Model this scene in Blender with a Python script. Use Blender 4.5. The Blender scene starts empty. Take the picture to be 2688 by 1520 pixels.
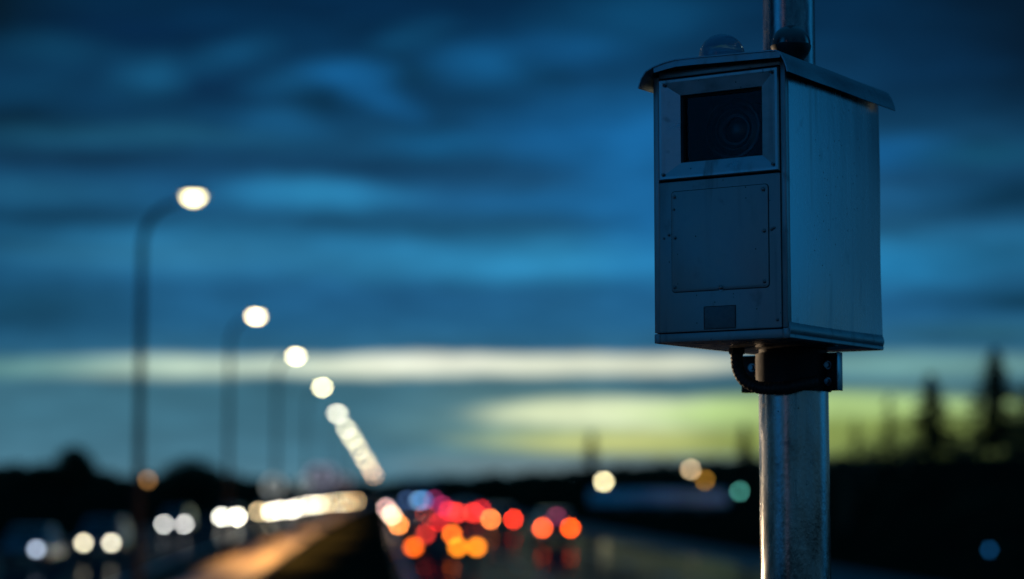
import bpy, math, random
from mathutils import Vector, Matrix

random.seed(7)
SC = bpy.context.scene
COL = SC.collection

# ------------------------------------------------------------------ camera
F = 5600.0                     # focal length in photograph pixels (2688 wide)
PITCH = math.atan(524 / F)
CAM = Vector((0, 0, 2.9))
cd = bpy.data.cameras.new("camera")
cam = bpy.data.objects.new("camera", cd); COL.objects.link(cam)
cam.location = CAM
cam.rotation_euler = (math.pi / 2 + PITCH, 0, 0)
cd.sensor_width = 36.0
cd.lens = 75.0
cd.clip_start = 0.1
cd.clip_end = 9000
cd.dof.use_dof = True
cd.dof.focus_distance = 5.86
FSTOP = 1.25
cd.dof.aperture_fstop = FSTOP
cd.dof.aperture_blades = 0
SC.camera = cam
SC.view_settings.view_transform = 'Standard'
SC.view_settings.look = 'None'
SC.view_settings.exposure = 0.0
SC.view_settings.gamma = 1.0
cy = SC.cycles
cy.use_adaptive_sampling = False
cy.use_denoising = True
cy.max_bounces = 6
cy.diffuse_bounces = 2
cy.glossy_bounces = 3
cy.transmission_bounces = 5
cy.sample_clamp_indirect = 3.0
cy.caustics_reflective = False
cy.caustics_refractive = False

FW = Vector((0, math.cos(PITCH), math.sin(PITCH)))
UP = Vector((0, -math.sin(PITCH), math.cos(PITCH)))
def ray(px, py): return FW + Vector((1, 0, 0)) * ((px - 1344) / F) + UP * ((760 - py) / F)
def at_z(px, py, z):
    r = ray(px, py); return CAM + r * ((z - CAM.z) / r.z)
def at_y(px, py, y):
    r = ray(px, py); return CAM + r * (y / r.y)

def lin(c):
    return tuple((v / 255 / 12.92) if v <= 10.3 else ((v / 255 + .055) / 1.055) ** 2.4 for v in c)

# ------------------------------------------------------------------ sky
SUN_EL, SUN_AZ = math.radians(-4.0), math.radians(12.0)
world = bpy.data.worlds.new("World"); SC.world = world
world.use_nodes = True
wt = world.node_tree; wt.nodes.clear()
def wn(t, **k):
    n = wt.nodes.new(t)
    for a, b in k.items(): setattr(n, a, b)
    return n
def wl(a, b): wt.links.new(a, b)
def wmath(op, a, b=None, c=None, clamp=False):
    n = wn('ShaderNodeMath', operation=op, use_clamp=clamp)
    for i, v in enumerate((a, b, c)):
        if v is None: continue
        if isinstance(v, (int, float)): n.inputs[i].default_value = v
        else: wl(v, n.inputs[i])
    return n.outputs[0]
tc = wn('ShaderNodeTexCoord')
sep = wn('ShaderNodeSeparateXYZ'); wl(tc.outputs['Generated'], sep.inputs[0])
az = wmath('ARCTAN2', sep.outputs[0], sep.outputs[1])
el = wmath('ARCSINE', sep.outputs[2])
U0 = wmath('MULTIPLY_ADD', az, F, 1344.0)
V0 = wmath('MULTIPLY_ADD', el, -F, 1284.0)
cmb0 = wn('ShaderNodeCombineXYZ'); wl(U0, cmb0.inputs[0]); wl(V0, cmb0.inputs[1])
def wnoise(scx, scy, detail, rough=.5, off=0):
    m = wn('ShaderNodeMapping'); m.inputs['Scale'].default_value = (scx, scy, 1); m.inputs['Location'].default_value = (off, off * .7, off)
    wl(cmb0.outputs[0], m.inputs[0])
    n = wn('ShaderNodeTexNoise'); n.inputs['Scale'].default_value = 1; n.inputs['Detail'].default_value = detail; n.inputs['Roughness'].default_value = rough
    wl(m.outputs[0], n.inputs['Vector']); return n
wa = wnoise(.0022, .006, 3, .55, 3.3)
sa_ = wn('ShaderNodeSeparateColor'); wl(wa.outputs['Color'], sa_.inputs[0])
U = wmath('ADD', U0, wmath('MULTIPLY_ADD', sa_.outputs[0], 230, -115))
# domain warp fades out toward the horizon, where the bands are straight
fadev = wn('ShaderNodeMapRange'); wl(V0, fadev.inputs[0])
fadev.inputs[1].default_value = 1150; fadev.inputs[2].default_value = 500; fadev.inputs[3].default_value = 22; fadev.inputs[4].default_value = 85
V = wmath('ADD', V0, wmath('MULTIPLY', wmath('SUBTRACT', sa_.outputs[1], .5), fadev.outputs[0]))
P = wn('ShaderNodeCombineXYZ'); wl(U, P.inputs[0]); wl(V, P.inputs[1])
P = P.outputs[0]
V2 = V
# vertical gradient of the dusk sky
mr = wn('ShaderNodeMapRange'); wl(V2, mr.inputs[0])
mr.inputs[1].default_value = -700; mr.inputs[2].default_value = 1300
ramp = wn('ShaderNodeValToRGB'); wl(mr.outputs[0], ramp.inputs[0])
stops = [(-700, (8, 52, 84)), (-400, (4, 38, 66)), (0, (3, 42, 74)), (100, (5, 48, 82)), (200, (10, 58, 94)), (300, (12, 62, 98)),
         (380, (20, 76, 114)), (450, (20, 70, 108)), (520, (30, 98, 146)), (590, (27, 86, 124)), (640, (36, 112, 156)),
         (690, (42, 118, 162)), (760, (31, 95, 138)), (850, (32, 95, 136)), (920, (42, 100, 132)), (1000, (58, 106, 126)),
         (1100, (62, 112, 132)), (1200, (70, 118, 138)), (1290, (84, 122, 138))]
cr = ramp.color_ramp
while len(cr.elements) < len(stops): cr.elements.new(.5)
for e, (v, c) in zip(cr.elements, stops):
    e.position = (v + 700) / 2000; e.color = lin(c) + (1,)
cur = ramp.outputs[0]
# high sky (lights the scene from above) and the whole rear half
mz = wn('ShaderNodeMapRange'); wl(V0, mz.inputs[0]); mz.inputs[1].default_value = -700; mz.inputs[2].default_value = -5000
def wmix(f, a, b, s=1.0):
    m = wn('ShaderNodeMix', data_type='RGBA', clamp_factor=True)
    if s != 1.0: f = wmath('MULTIPLY', f, s)
    wl(f, m.inputs[0]); wl(a, m.inputs[6])
    if isinstance(b, tuple): m.inputs[7].default_value = b + (1,)
    else: wl(b, m.inputs[7])
    return m.outputs[2]
cur = wmix(mz.outputs[0], cur, lin((14, 84, 128)))
def blob(cx, cy_, rx, ry, col, s=1.0, rot=0, k=1.0, src=None):
    global cur
    m = wn('ShaderNodeMapping', vector_type='TEXTURE'); wl(src or P, m.inputs[0])
    m.inputs['Location'].default_value = (cx, cy_, 0); m.inputs['Scale'].default_value = (rx, ry, 1)
    m.inputs['Rotation'].default_value = (0, 0, -math.radians(rot))
    l = wn('ShaderNodeVectorMath', operation='LENGTH'); wl(m.outputs[0], l.inputs[0])
    r = wn('ShaderNodeMapRange', interpolation_type='SMOOTHSTEP'); wl(l.outputs['Value'], r.inputs[0])
    r.inputs[1].default_value = 1.0; r.inputs[2].default_value = 1 - 1 / k if k > 1 else 0.0
    r.inputs[3].default_value = 0; r.inputs[4].default_value = s
    cur = wmix(r.outputs[0], cur, lin(col))
BLOBS = [
    (-150, 420, 900, 620, (8, 50, 78), .45),
    # dark cloud bodies
    (-60, 60, 420, 190, (3, 24, 38), .95), (40, 340, 330, 75, (5, 38, 60), .9), (120, 432, 560, 45, (14, 52, 80), .8),
    (520, 250, 280, 70, (7, 46, 80), .9), (330, 100, 380, 70, (3, 38, 72), .8), (840, 268, 150, 55, (8, 54, 84), .9),
    (1060, 200, 120, 55, (8, 54, 84), .9), (1445, 215, 140, 70, (9, 58, 92), .9), (980, 440, 600, 50, (17, 66, 102), .6), (1000, 20, 700, 80, (3, 42, 76), .7),
    (110, 580, 420, 42, (14, 58, 86), .9), (80, 668, 330, 36, (20, 72, 102), .8), (40, 820, 560, 130, (19, 70, 98), .95), (-60, 660, 420, 260, (16, 74, 110), .5),
    (1000, 596, 620, 48, (24, 82, 118), .9), (1050, 780, 700, 70, (30, 94, 140), .6),
    # lighter gaps
    (125, 160, 230, 70, (12, 66, 100), .9), (50, 266, 230, 62, (11, 62, 96), .85, 8), (366, 226, 150, 85, (20, 86, 126), .95),
    (575, 162, 240, 62, (15, 76, 116), .9, 18), (760, 222, 190, 55, (17, 80, 122), .9, 14), (892, 200, 190, 62, (20, 98, 154), .95),
    (990, 258, 190, 58, (20, 95, 150), .9, -22), (1090, 112, 210, 58, (13, 74, 114), .85, 14), (1268, 182, 230, 92, (20, 98, 152), .95),
    (1500, 128, 320, 110, (16, 84, 134), .85), (1660, 350, 620, 140, (23, 106, 168), .9), (1150, 370, 230, 52, (20, 95, 144), .85),
    (745, 330, 210, 72, (22, 88, 132), .85), (330, 372, 620, 50, (27, 88, 120), .85), (1690, 50, 420, 130, (12, 76, 118), .8),
    (815, 522, 380, 66, (44, 138, 188), .95), (120, 522, 420, 56, (30, 94, 130), .8), (1640, 690, 1150, 92, (46, 142, 192), .95),
    (420, 676, 560, 62, (46, 120, 160), .7), (1720, 520, 330, 420, (24, 110, 172), .75), (1500, 530, 420, 60, (28, 110, 168), .6),
    # right of the cabinet
    (2730, 140, 560, 360, (2, 22, 40), 1.0), (2440, 190, 360, 190, (5, 46, 80), .7), (2330, 410, 330, 72, (20, 96, 152), .9),
    (2620, 425, 340, 60, (17, 80, 112), .9), (2640, 530, 420, 95, (5, 48, 74), .95), (2340, 700, 420, 100, (32, 124, 176), .9),
    (2620, 690, 360, 90, (24, 92, 130), .8), (2680, 795, 420, 70, (8, 58, 84), .95), (2380, 800, 300, 60, (26, 90, 134), .7),
    (2640, 880, 420, 50, (38, 92, 112), .8),
    # the pale band under the cloud deck
    (400, 972, 460, 42, (196, 220, 198), .93, 0, 1.35), (60, 972, 520, 40, (96, 148, 148), .8, 0, 1.3), (860, 967, 520, 38, (200, 222, 202), .92, 0, 1.8), (1400, 961, 900, 39, (226, 232, 208), .97, .6, 1.8), (1150, 958, 340, 30, (240, 242, 228), .5),
    (2420, 968, 560, 48, (112, 160, 158), .85, 0, 1.6), (1650, 1026, 1100, 30, (66, 106, 116), .7, 0, 1.6), (700, 1040, 1000, 40, (58, 108, 126), .6),
    # yellow-green afterglow
    (1350, 1120, 520, 160, (104, 142, 140), .7), (1750, 1160, 640, 50, (204, 210, 130), .9, 0, 1.5), (1680, 1088, 560, 54, (226, 238, 194), .97, 0, 1.9),
    (2260, 1086, 760, 70, (178, 210, 134), .95, 0, 1.8), (2350, 1160, 760, 90, (128, 146, 72), .9, 0, 1.7), (1560, 1126, 420, 14, (160, 186, 136), .6, 1.5),
    (1650, 1222, 800, 40, (112, 132, 136), .85, 0, 1.6), (2560, 1040, 420, 34, (60, 104, 116), .7),
]
for b in BLOBS: blob(*b)
# the rest of the sky dome: unseen bright and dark patches added to light cabinet and post
RAW = cmb0.outputs[0]
for b in [(8700, 200, 2150, 3000, (36, 158, 232), 1.0), (5450, -300, 1650, 2600, (1, 18, 34), 1.0), (3700, 900, 700, 900, (24, 80, 116), .7),
          (-7600, -300, 1900, 2600, (2, 18, 34), .95), (-5250, 950, 420, 900, (255, 238, 205), 1.0), (-4300, 600, 500, 1200, (6, 34, 60), .8),
          (-10400, -200, 2100, 2700, (30, 146, 232), .97), (-12900, 500, 480, 1500, (176, 150, 176), .95), (-13700, 300, 700, 2000, (4, 26, 48), .9), (-15500, -900, 2600, 3000, (16, 70, 104), .8), (14500, -900, 3600, 3000, (16, 70, 104), .8)]:
    blob(*b, src=RAW)
# fine streaks
st = wnoise(.0032, .016, 4, .55, 9.1)
st2 = wnoise(.0075, .026, 3, .6, 21.7)
dk = wn('ShaderNodeMapRange', interpolation_type='SMOOTHSTEP'); wl(V0, dk.inputs[0])
dk.inputs[1].default_value = 930; dk.inputs[2].default_value = 500; dk.inputs[3].default_value = 1.0; dk.inputs[4].default_value = .89
gain = wmath('MULTIPLY', wmath('MULTIPLY_ADD', wmath('SUBTRACT', st.outputs['Fac'], .5), .75, 1.0), dk.outputs[0])
gain = wmath('MULTIPLY', wmath('MULTIPLY_ADD', wmath('SUBTRACT', st2.outputs['Fac'], .5), .5, 1.0), gain)
vm = wn('ShaderNodeVectorMath', operation='SCALE'); wl(cur, vm.inputs[0]); wl(gain, vm.inputs['Scale'])
# physical twilight air under the clouds
nish = wn('ShaderNodeTexSky', sky_type='NISHITA'); nish.sun_disc = False
nish.sun_elevation = SUN_EL; nish.sun_rotation = SUN_AZ
bg1 = wn('ShaderNodeBackground'); wl(vm.outputs[0], bg1.inputs[0]); bg1.inputs[1].default_value = 1.0
bg2 = wn('ShaderNodeBackground'); wl(nish.outputs[0], bg2.inputs[0]); bg2.inputs[1].default_value = 0.012
ads = wn('ShaderNodeAddShader'); wl(bg1.outputs[0], ads.inputs[0]); wl(bg2.outputs[0], ads.inputs[1])
wo = wn('ShaderNodeOutputWorld'); wl(ads.outputs[0], wo.inputs[0])
world.cycles.sampling_method = 'MANUAL'; world.cycles.sample_map_resolution = 1024

# ------------------------------------------------------------------ helpers
class MB:
    def __init__(s): s.v = []; s.f = []
    def add(s, vs, fs):
        o = len(s.v); s.v += [tuple(v) for v in vs]; s.f += [tuple(i + o for i in f) for f in fs]; return s
    def box(s, x0, y0, z0, x1, y1, z1, T=None):
        vs = [Vector(p) for p in ((x0, y0, z0), (x1, y0, z0), (x1, y1, z0), (x0, y1, z0), (x0, y0, z1), (x1, y0, z1), (x1, y1, z1), (x0, y1, z1))]
        if T: vs = [T @ v for v in vs]
        return s.add(vs, [(0, 3, 2, 1), (4, 5, 6, 7), (0, 1, 5, 4), (1, 2, 6, 5), (2, 3, 7, 6), (3, 0, 4, 7)])
    def tube(s, pts, rad, n=16, cap=True):
        pts = [Vector(p) for p in pts]
        rads = rad if isinstance(rad, (list, tuple)) else [rad] * len(pts)
        rings = []; prev = None
        for i, p in enumerate(pts):
            a = pts[max(i - 1, 0)]; b = pts[min(i + 1, len(pts) - 1)]
            t = (b - a).normalized()
            if prev is None:
                ref = Vector((1, 0, 0)) if abs(t.x) < .9 else Vector((0, 1, 0))
                u = t.cross(ref).normalized()
            else:
                u = (prev - t * prev.dot(t)).normalized()
            prev = u; w = t.cross(u)
            rings.append([p + (u * math.cos(2 * math.pi * k / n) + w * math.sin(2 * math.pi * k / n)) * rads[i] for k in range(n)])
        vs = [q for r in rings for q in r]; fs = []
        for i in range(len(pts) - 1):
            for k in range(n):
                fs.append((i * n + k, i * n + (k + 1) % n, (i + 1) * n + (k + 1) % n, (i + 1) * n + k))
        if cap:
            fs.append(tuple(range(n - 1, -1, -1))); m = (len(pts) - 1) * n; fs.append(tuple(m + k for k in range(n)))
        return s.add(vs, fs)
    def lathe(s, prof, n=24, T=None):
        vs = []; fs = []
        for r, z in prof:
            for k in range(n):
                v = Vector((r * math.cos(2 * math.pi * k / n), r * math.sin(2 * math.pi * k / n), z)); vs.append(T @ v if T else v)
        for i in range(len(prof) - 1):
            for k in range(n):
                fs.append((i * n + k, i * n + (k + 1) % n, (i + 1) * n + (k + 1) % n, (i + 1) * n + k))
        return s.add(vs, fs)
    def prism(s, poly, y0, y1, T=None):      # polygon in x,z extruded along y
        n = len(poly)
        vs = [Vector((x, y0, z)) for x, z in poly] + [Vector((x, y1, z)) for x, z in poly]
        if T: vs = [T @ v for v in vs]
        fs = [tuple(range(n)), tuple(range(2 * n - 1, n - 1, -1))] + [(i, i + n, (i + 1) % n + n, (i + 1) % n) for i in range(n)]
        return s.add(vs, fs)
    def build(s, name, mat, parent=None, smooth=False, bevel=0, loc=None, seg=2):
        me = bpy.data.meshes.new(name); me.from_pydata(s.v, [], s.f); me.update()
        import bmesh
        bm = bmesh.new(); bm.from_mesh(me); bmesh.ops.recalc_face_normals(bm, faces=bm.faces)
        if bevel:
            es = [e for e in bm.edges if len(e.link_faces) == 2 and e.calc_face_angle(0) > .6]
            bmesh.ops.bevel(bm, geom=es, offset=bevel, segments=seg, affect='EDGES', profile=.5)
        bm.to_mesh(me); bm.free()
        if mat: me.materials.append(mat)
        o = bpy.data.objects.new(name, me); COL.objects.link(o)
        if smooth or bevel:
            for p in me.polygons: p.use_smooth = True
            me.set_sharp_from_angle(angle=math.radians(38))
        if parent: o.parent = parent
        if loc: o.location = loc
        return o

def tag(o, label=None, cat=None, group=None, kind=None):
    if label: o['label'] = label
    if cat: o['category'] = cat
    if group: o['group'] = group
    if kind: o['kind'] = kind
    return o
def empty(name, loc, rz=0):
    o = bpy.data.objects.new(name, None); COL.objects.link(o); o.location = loc; o.rotation_euler = (0, 0, rz); o.empty_display_size = .2
    return o

def mat(name, col, rough=.5, metal=0.0, spec=.5, coat=0.0):
    m = bpy.data.materials.new(name); m.use_nodes = True
    b = m.node_tree.nodes['Principled BSDF']
    b.inputs['Base Color'].default_value = tuple(col) + (1,)
    b.inputs['Roughness'].default_value = rough; b.inputs['Metallic'].default_value = metal
    b.inputs['Specular IOR Level'].default_value = spec; b.inputs['Coat Weight'].default_value = coat
    return m
def N(m, t, **k):
    n = m.node_tree.nodes.new(t)
    for a, b in k.items(): setattr(n, a, b)
    return n
def noisy(m, c1, c2, scale=(5, 5, 5), detail=6, rough=None, bump=0, lo=.35, hi=.65, bump_scale=None, bdist=.01):
    """mix two base colours by object-space noise, optionally vary roughness and bump"""
    L = m.node_tree.links.new; b = m.node_tree.nodes['Principled BSDF']
    t = N(m, 'ShaderNodeTexCoord'); mp = N(m, 'ShaderNodeMapping'); mp.inputs['Scale'].default_value = scale; L(t.outputs['Object'], mp.inputs[0])
    n = N(m, 'ShaderNodeTexNoise'); n.inputs['Scale'].default_value = 1; n.inputs['Detail'].default_value = detail; n.inputs['Roughness'].default_value = .6
    L(mp.outputs[0], n.inputs['Vector'])
    r = N(m, 'ShaderNodeValToRGB'); r.color_ramp.elements[0].position = lo; r.color_ramp.elements[1].position = hi
    r.color_ramp.elements[0].color = tuple(c1) + (1,); r.color_ramp.elements[1].color = tuple(c2) + (1,)
    L(n.outputs['Fac'], r.inputs[0]); L(r.outputs[0], b.inputs['Base Color'])
    if rough:
        q = N(m, 'ShaderNodeMapRange'); q.inputs[1].default_value = lo; q.inputs[2].default_value = hi; q.inputs[3].default_value = rough[0]; q.inputs[4].default_value = rough[1]
        L(n.outputs['Fac'], q.inputs[0]); L(q.outputs[0], b.inputs['Roughness'])
    if bump:
        src = n
        if bump_scale:
            mp2 = N(m, 'ShaderNodeMapping'); mp2.inputs['Scale'].default_value = bump_scale; L(t.outputs['Object'], mp2.inputs[0])
            src = N(m, 'ShaderNodeTexNoise'); src.inputs['Scale'].default_value = 1; src.inputs['Detail'].default_value = 5; L(mp2.outputs[0], src.inputs['Vector'])
        bp = N(m, 'ShaderNodeBump'); bp.inputs['Strength'].default_value = bump; bp.inputs['Distance'].default_value = bdist
        L(src.outputs['Fac'], bp.inputs['Height']); L(bp.outputs[0], b.inputs['Normal'])
    return m
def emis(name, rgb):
    """lit lamp glass or glowing sign rim; rgb is linear radiance"""
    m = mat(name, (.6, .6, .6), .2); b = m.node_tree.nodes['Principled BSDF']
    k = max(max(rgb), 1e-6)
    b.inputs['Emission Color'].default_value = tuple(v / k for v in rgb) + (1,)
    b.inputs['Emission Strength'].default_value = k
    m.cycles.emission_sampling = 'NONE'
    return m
APER = .075 / FSTOP
def lamp_rad(target, w, h, d):
    """radiance that a lamp w x h metres at d metres needs for its out-of-focus disc to reach the wanted brightness"""
    c = APER * F * (1 / 5.86 - 1 / d)
    a = math.pi / 4 * (w * F / d) * (h * F / d)
    g = (math.pi / 4 * c * c) / a
    g = max(g, 1.0)
    return tuple(t * g for t in target)

# ------------------------------------------------------------------ materials of the cabinet
M_cab = noisy(mat('cabinet_paint', (.30, .34, .36), .42, .55), (.25, .30, .32), (.36, .41, .43), (9, 9, 5), 8, (.34, .5), .10, .3, .7, (60, 60, 60), .002)
M_side = noisy(mat('side_sheet_paint', (.30, .34, .36), .3, .8), (.27, .33, .36), (.37, .43, .46), (16, 16, 1.6), 9, (.20, .33), .10, .3, .7, (60, 60, 60), .002)
M_door = noisy(mat('door_paint', (.3, .33, .35), .42, .45), (.23, .29, .31), (.33, .385, .40), (10, 10, 7), 8, (.36, .52), .10, .3, .7, (70, 70, 70), .002)
M_frame = noisy(mat('frame_metal', (.35, .38, .4), .34, .75), (.27, .33, .36), (.42, .47, .50), (14, 14, 30), 8, (.26, .44), .14, .3, .7, (90, 90, 90), .002)
M_roof = noisy(mat('roof_metal', (.2, .24, .27), .36, .6), (.20, .26, .30), (.30, .37, .41), (12, 5, 12), 7, (.30, .48), .12, .3, .7, (50, 50, 50), .002)
M_under = noisy(mat('underside_metal', (.4, .38, .36), .3, .85), (.22, .20, .19), (.45, .42, .40), (16, 16, 16), 8, (.16, .42), .2, .3, .7, (40, 40, 40), .003)
M_edge = mat('gasket_black', (.008, .009, .010), .7)
M_pole = noisy(mat('galvanised_pole', (.3, .33, .35), .34, .95), (.15, .17, .19), (.46, .48, .50), (26, 26, 7), 9, (.15, .30), .18, .32, .68, (120, 120, 60), .002)
M_clamp = noisy(mat('clamp_steel', (.12, .12, .12), .45, .7), (.010, .010, .011), (.035, .035, .036), (30, 30, 30), 7, (.4, .7), .3, .3, .7, None, .003)
M_rubber = noisy(mat('conduit_rubber', (.02, .02, .02), .6), (.012, .012, .012), (.035, .033, .03), (40, 40, 40), 4, (.45, .7), .5, .3, .7, None, .004)
M_bolt = mat('bolt_steel', (.22, .25, .27), .3, .9)
M_plate = noisy(mat('nameplate', (.1, .11, .12), .5, .3), (.08, .095, .105), (.15, .17, .18), (60, 60, 80), 8, (.35, .6), .3, .3, .7, None, .002)
M_black = mat('housing_black', (.006, .007, .008), .55)
M_lens = mat('lens_glass', (.012, .014, .016), .22, 0, .35, .1)
M_ring = mat('lens_ring', (.035, .042, .05), .34, .3)
M_glass = bpy.data.materials.new('window_glass'); M_glass.use_nodes = True
_b = M_glass.node_tree.nodes['Principled BSDF']; _b.inputs['Base Color'].default_value = (.7, .8, .85, 1); _b.inputs['Roughness'].default_value = .06
_b.inputs['Transmission Weight'].default_value = 1.0; _b.inputs['IOR'].default_value = 1.16
M_dome = bpy.data.materials.new('dome_plastic'); M_dome.use_nodes = True
_b = M_dome.node_tree.nodes['Principled BSDF']; _b.inputs['Base Color'].default_value = (.16, .34, .50, 1); _b.inputs['Roughness'].default_value = .12
_b.inputs['Transmission Weight'].default_value = .35; _b.inputs['IOR'].default_value = 1.2; _b.inputs['Coat Weight'].default_value = .6; _b.inputs['Coat Roughness'].default_value = .08
M_dome_dark = mat('dome_dark', (.02, .026, .03), .16, 0, .8, .5)

def grime(m, amount=.6, spots=70, dark=(.035, .034, .03)):
    """rain streaks, chips and small specks worn into the paint"""
    lk = m.node_tree.links.new; b = m.node_tree.nodes['Principled BSDF']
    src = b.inputs['Base Color'].links[0].from_socket
    t = N(m, 'ShaderNodeTexCoord')
    def nz(sc, det, lo, hi, off):
        mp = N(m, 'ShaderNodeMapping'); mp.inputs['Scale'].default_value = sc; mp.inputs['Location'].default_value = (off, off, off); lk(t.outputs['Object'], mp.inputs[0])
        n = N(m, 'ShaderNodeTexNoise'); n.inputs['Scale'].default_value = 1; n.inputs['Detail'].default_value = det; lk(mp.outputs[0], n.inputs['Vector'])
        q = N(m, 'ShaderNodeMapRange'); q.inputs[1].default_value = lo; q.inputs[2].default_value = hi; lk(n.outputs['Fac'], q.inputs[0]); return q.outputs[0]
    streak = nz((34, 34, 1.1), 5, .56, .74, 2.0); patch = nz((5, 5, 4), 4, .42, .62, 5.0); blot = nz((22, 22, 18), 6, .62, .72, 8.0)
    v = N(m, 'ShaderNodeTexVoronoi'); v.inputs['Scale'].default_value = spots; lk(t.outputs['Object'], v.inputs['Vector'])
    sp_ = N(m, 'ShaderNodeMapRange'); sp_.inputs[1].default_value = .17; sp_.inputs[2].default_value = .10; lk(v.outputs['Distance'], sp_.inputs[0])
    sel = N(m, 'ShaderNodeSeparateColor'); lk(v.outputs['Color'], sel.inputs[0])
    pick = N(m, 'ShaderNodeMath', operation='GREATER_THAN'); pick.inputs[1].default_value = .93; lk(sel.outputs[0], pick.inputs[0])
    def mul(a, c, op='MULTIPLY'):
        n = N(m, 'ShaderNodeMath', operation=op, use_clamp=True); lk(a, n.inputs[0])
        if isinstance(c, float): n.inputs[1].default_value = c
        else: lk(c, n.inputs[1])
        return n.outputs[0]
    f = mul(mul(streak, patch), amount)
    f = mul(f, mul(blot, amount * .5), 'MAXIMUM'); f = mul(f, mul(sp_.outputs[0], pick.outputs[0]), 'MAXIMUM')
    mx = N(m, 'ShaderNodeMix', data_type='RGBA'); lk(f, mx.inputs[0]); lk(src, mx.inputs[6]); mx.inputs[7].default_value = dark + (1,); lk(mx.outputs[2], b.inputs['Base Color'])
    src2 = b.inputs['Roughness'].links[0].from_socket
    ad = N(m, 'ShaderNodeMath', operation='MULTIPLY_ADD'); lk(f, ad.inputs[0]); ad.inputs[1].default_value = .35; lk(src2, ad.inputs[2]); lk(ad.outputs[0], b.inputs['Roughness'])
for _m, _a in ((M_side, .22), (M_door, .45), (M_frame, .7), (M_cab, .6), (M_roof, .5), (M_pole, .6)): grime(_m, _a)

# ------------------------------------------------------------------ the speed camera
ANG = math.radians(33.4)
NC = Vector((.7458, 5.74, 3.3071))             # near lower corner of the cabinet
WID, LEN = .413, .628
S0, T0 = .2065, .452                            # the post stands under the rear half of the cabinet
aa = Vector((-math.cos(ANG), math.sin(ANG), 0)); bb = Vector((math.sin(ANG), math.cos(ANG), 0))
base = NC + aa * S0 + bb * T0; base.z = 0
cam_post = empty('speed_camera', base, -ANG)
tag(cam_post, 'grey metal speed camera cabinet with curved roof on a galvanised post in the foreground', 'speed camera')
ZB = NC.z
def L(s, t, z): return Vector((S0 - s, t - T0, ZB + z))   # s: leftwards from the near corner, t: away, z: up
def sbox(mb, s0, t0, z0, s1, t1, z1): return mb.box(S0 - s1, t0 - T0, ZB + z0, S0 - s0, t1 - T0, ZB + z1)

# cabinet body: side walls, back, underside, front posts and rails; front openings stay open
W2 = .012
cab = MB()
sbox(cab, WID - .006, .012, .012, WID, LEN, .754)         # left wall
sbox(cab, 0.008, LEN - .006, .012, WID - .008, LEN - .001, .7668)   # back
sbox(cab, 0.001, 0.0, .028, .0165, .022, .7668)             # right front post
sbox(cab, WID - .0165, 0.0, .028, WID + .001, .022, .754)  # left front post
sbox(cab, .0165, .001, .748, WID - .0165, .018, .7668)      # top rail
cabinet = cab.build('cabinet', M_cab, cam_post, bevel=.0018)
# side panel, a sheet that bows very slightly like pressed steel
nx, nz = 26, 22
side = MB(); vs = []; fs = []
for i in range(nx + 1):
    for j in range(nz + 1):
        u = i / nx; w = j / nz
        t = .020 + (LEN - .020) * u; z = .030 + (.7668 - .030) * w
        bow = .0125 * (1 - (2 * u - 1) ** 2) * (1 - .25 * (2 * w - 1) ** 2) - .003
        bow += .0016 * math.sin(u * 5.1 + w * 3.3) + .0009 * math.sin(w * 9 + u * 2)
        bow *= min(1, w / .5 + .02) * (2 - min(1, w / .5 + .02))
        vs.append(L(-bow, t, z))
for i in range(nx):
    for j in range(nz):
        a = i * (nz + 1) + j; fs.append((a, a + nz + 1, a + nz + 2, a + 1))
side.add(vs, fs); side.build('side_panel', M_side, cabinet, smooth=True)
# lower rail that runs round the foot of the cabinet
rail = MB()
sbox(rail, .0165, -.0005, .0, WID - .0165, .014, .0245)
rail.build('front_rail', M_door, cabinet, bevel=.002)
lip = MB()
# rolled lip along the right side: rounded profile swept along t
prof = [(.006, .046), (.0005, .044), (-.0025, .038), (-.0052, .030), (-.0060, .022), (-.0035, .0135), (-.0015, .011), (-.0038, .007), (-.003, .001), (.000, -.001), (.006, -.001)]
poly = [(S0 - s, ZB + z) for s, z in prof]
lip.prism(poly, .004 - T0, LEN - .003 - T0)
lip.build('side_lip', M_cab, cabinet, smooth=True)
und = MB(); sbox(und, .004, .006, -.0015, WID - .002, LEN - .004, .010); und.build('underside', M_under, cabinet, bevel=.001)
cc = MB(); sbox(cc, -.001, -.001, -.001, .0165, .0155, .027); cc.build('corner_cap', M_door, cabinet, bevel=.0025)
cc = MB(); sbox(cc, WID - .0165, -.001, -.001, WID + .002, .0155, .0255); cc.build('corner_cap', M_door, cabinet, bevel=.0025)
# dark gasket and void behind the front leaves
gk = MB(); sbox(gk, .0165, .012, .0255, WID - .0165, .016, .46); gk.build('gasket', M_edge, cabinet)
hs = MB()
sbox(hs, .03, .30, .47, WID - .03, .304, .745); sbox(hs, .026, .02, .47, .030, .304, .745); sbox(hs, WID - .03, .02, .47, WID - .026, .304, .745)
sbox(hs, .03, .02, .7455, WID - .03, .304, .7475); sbox(hs, .03, .02, .467, WID - .03, .304, .4695)
hs.build('housing_lining', M_black, cabinet)

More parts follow.
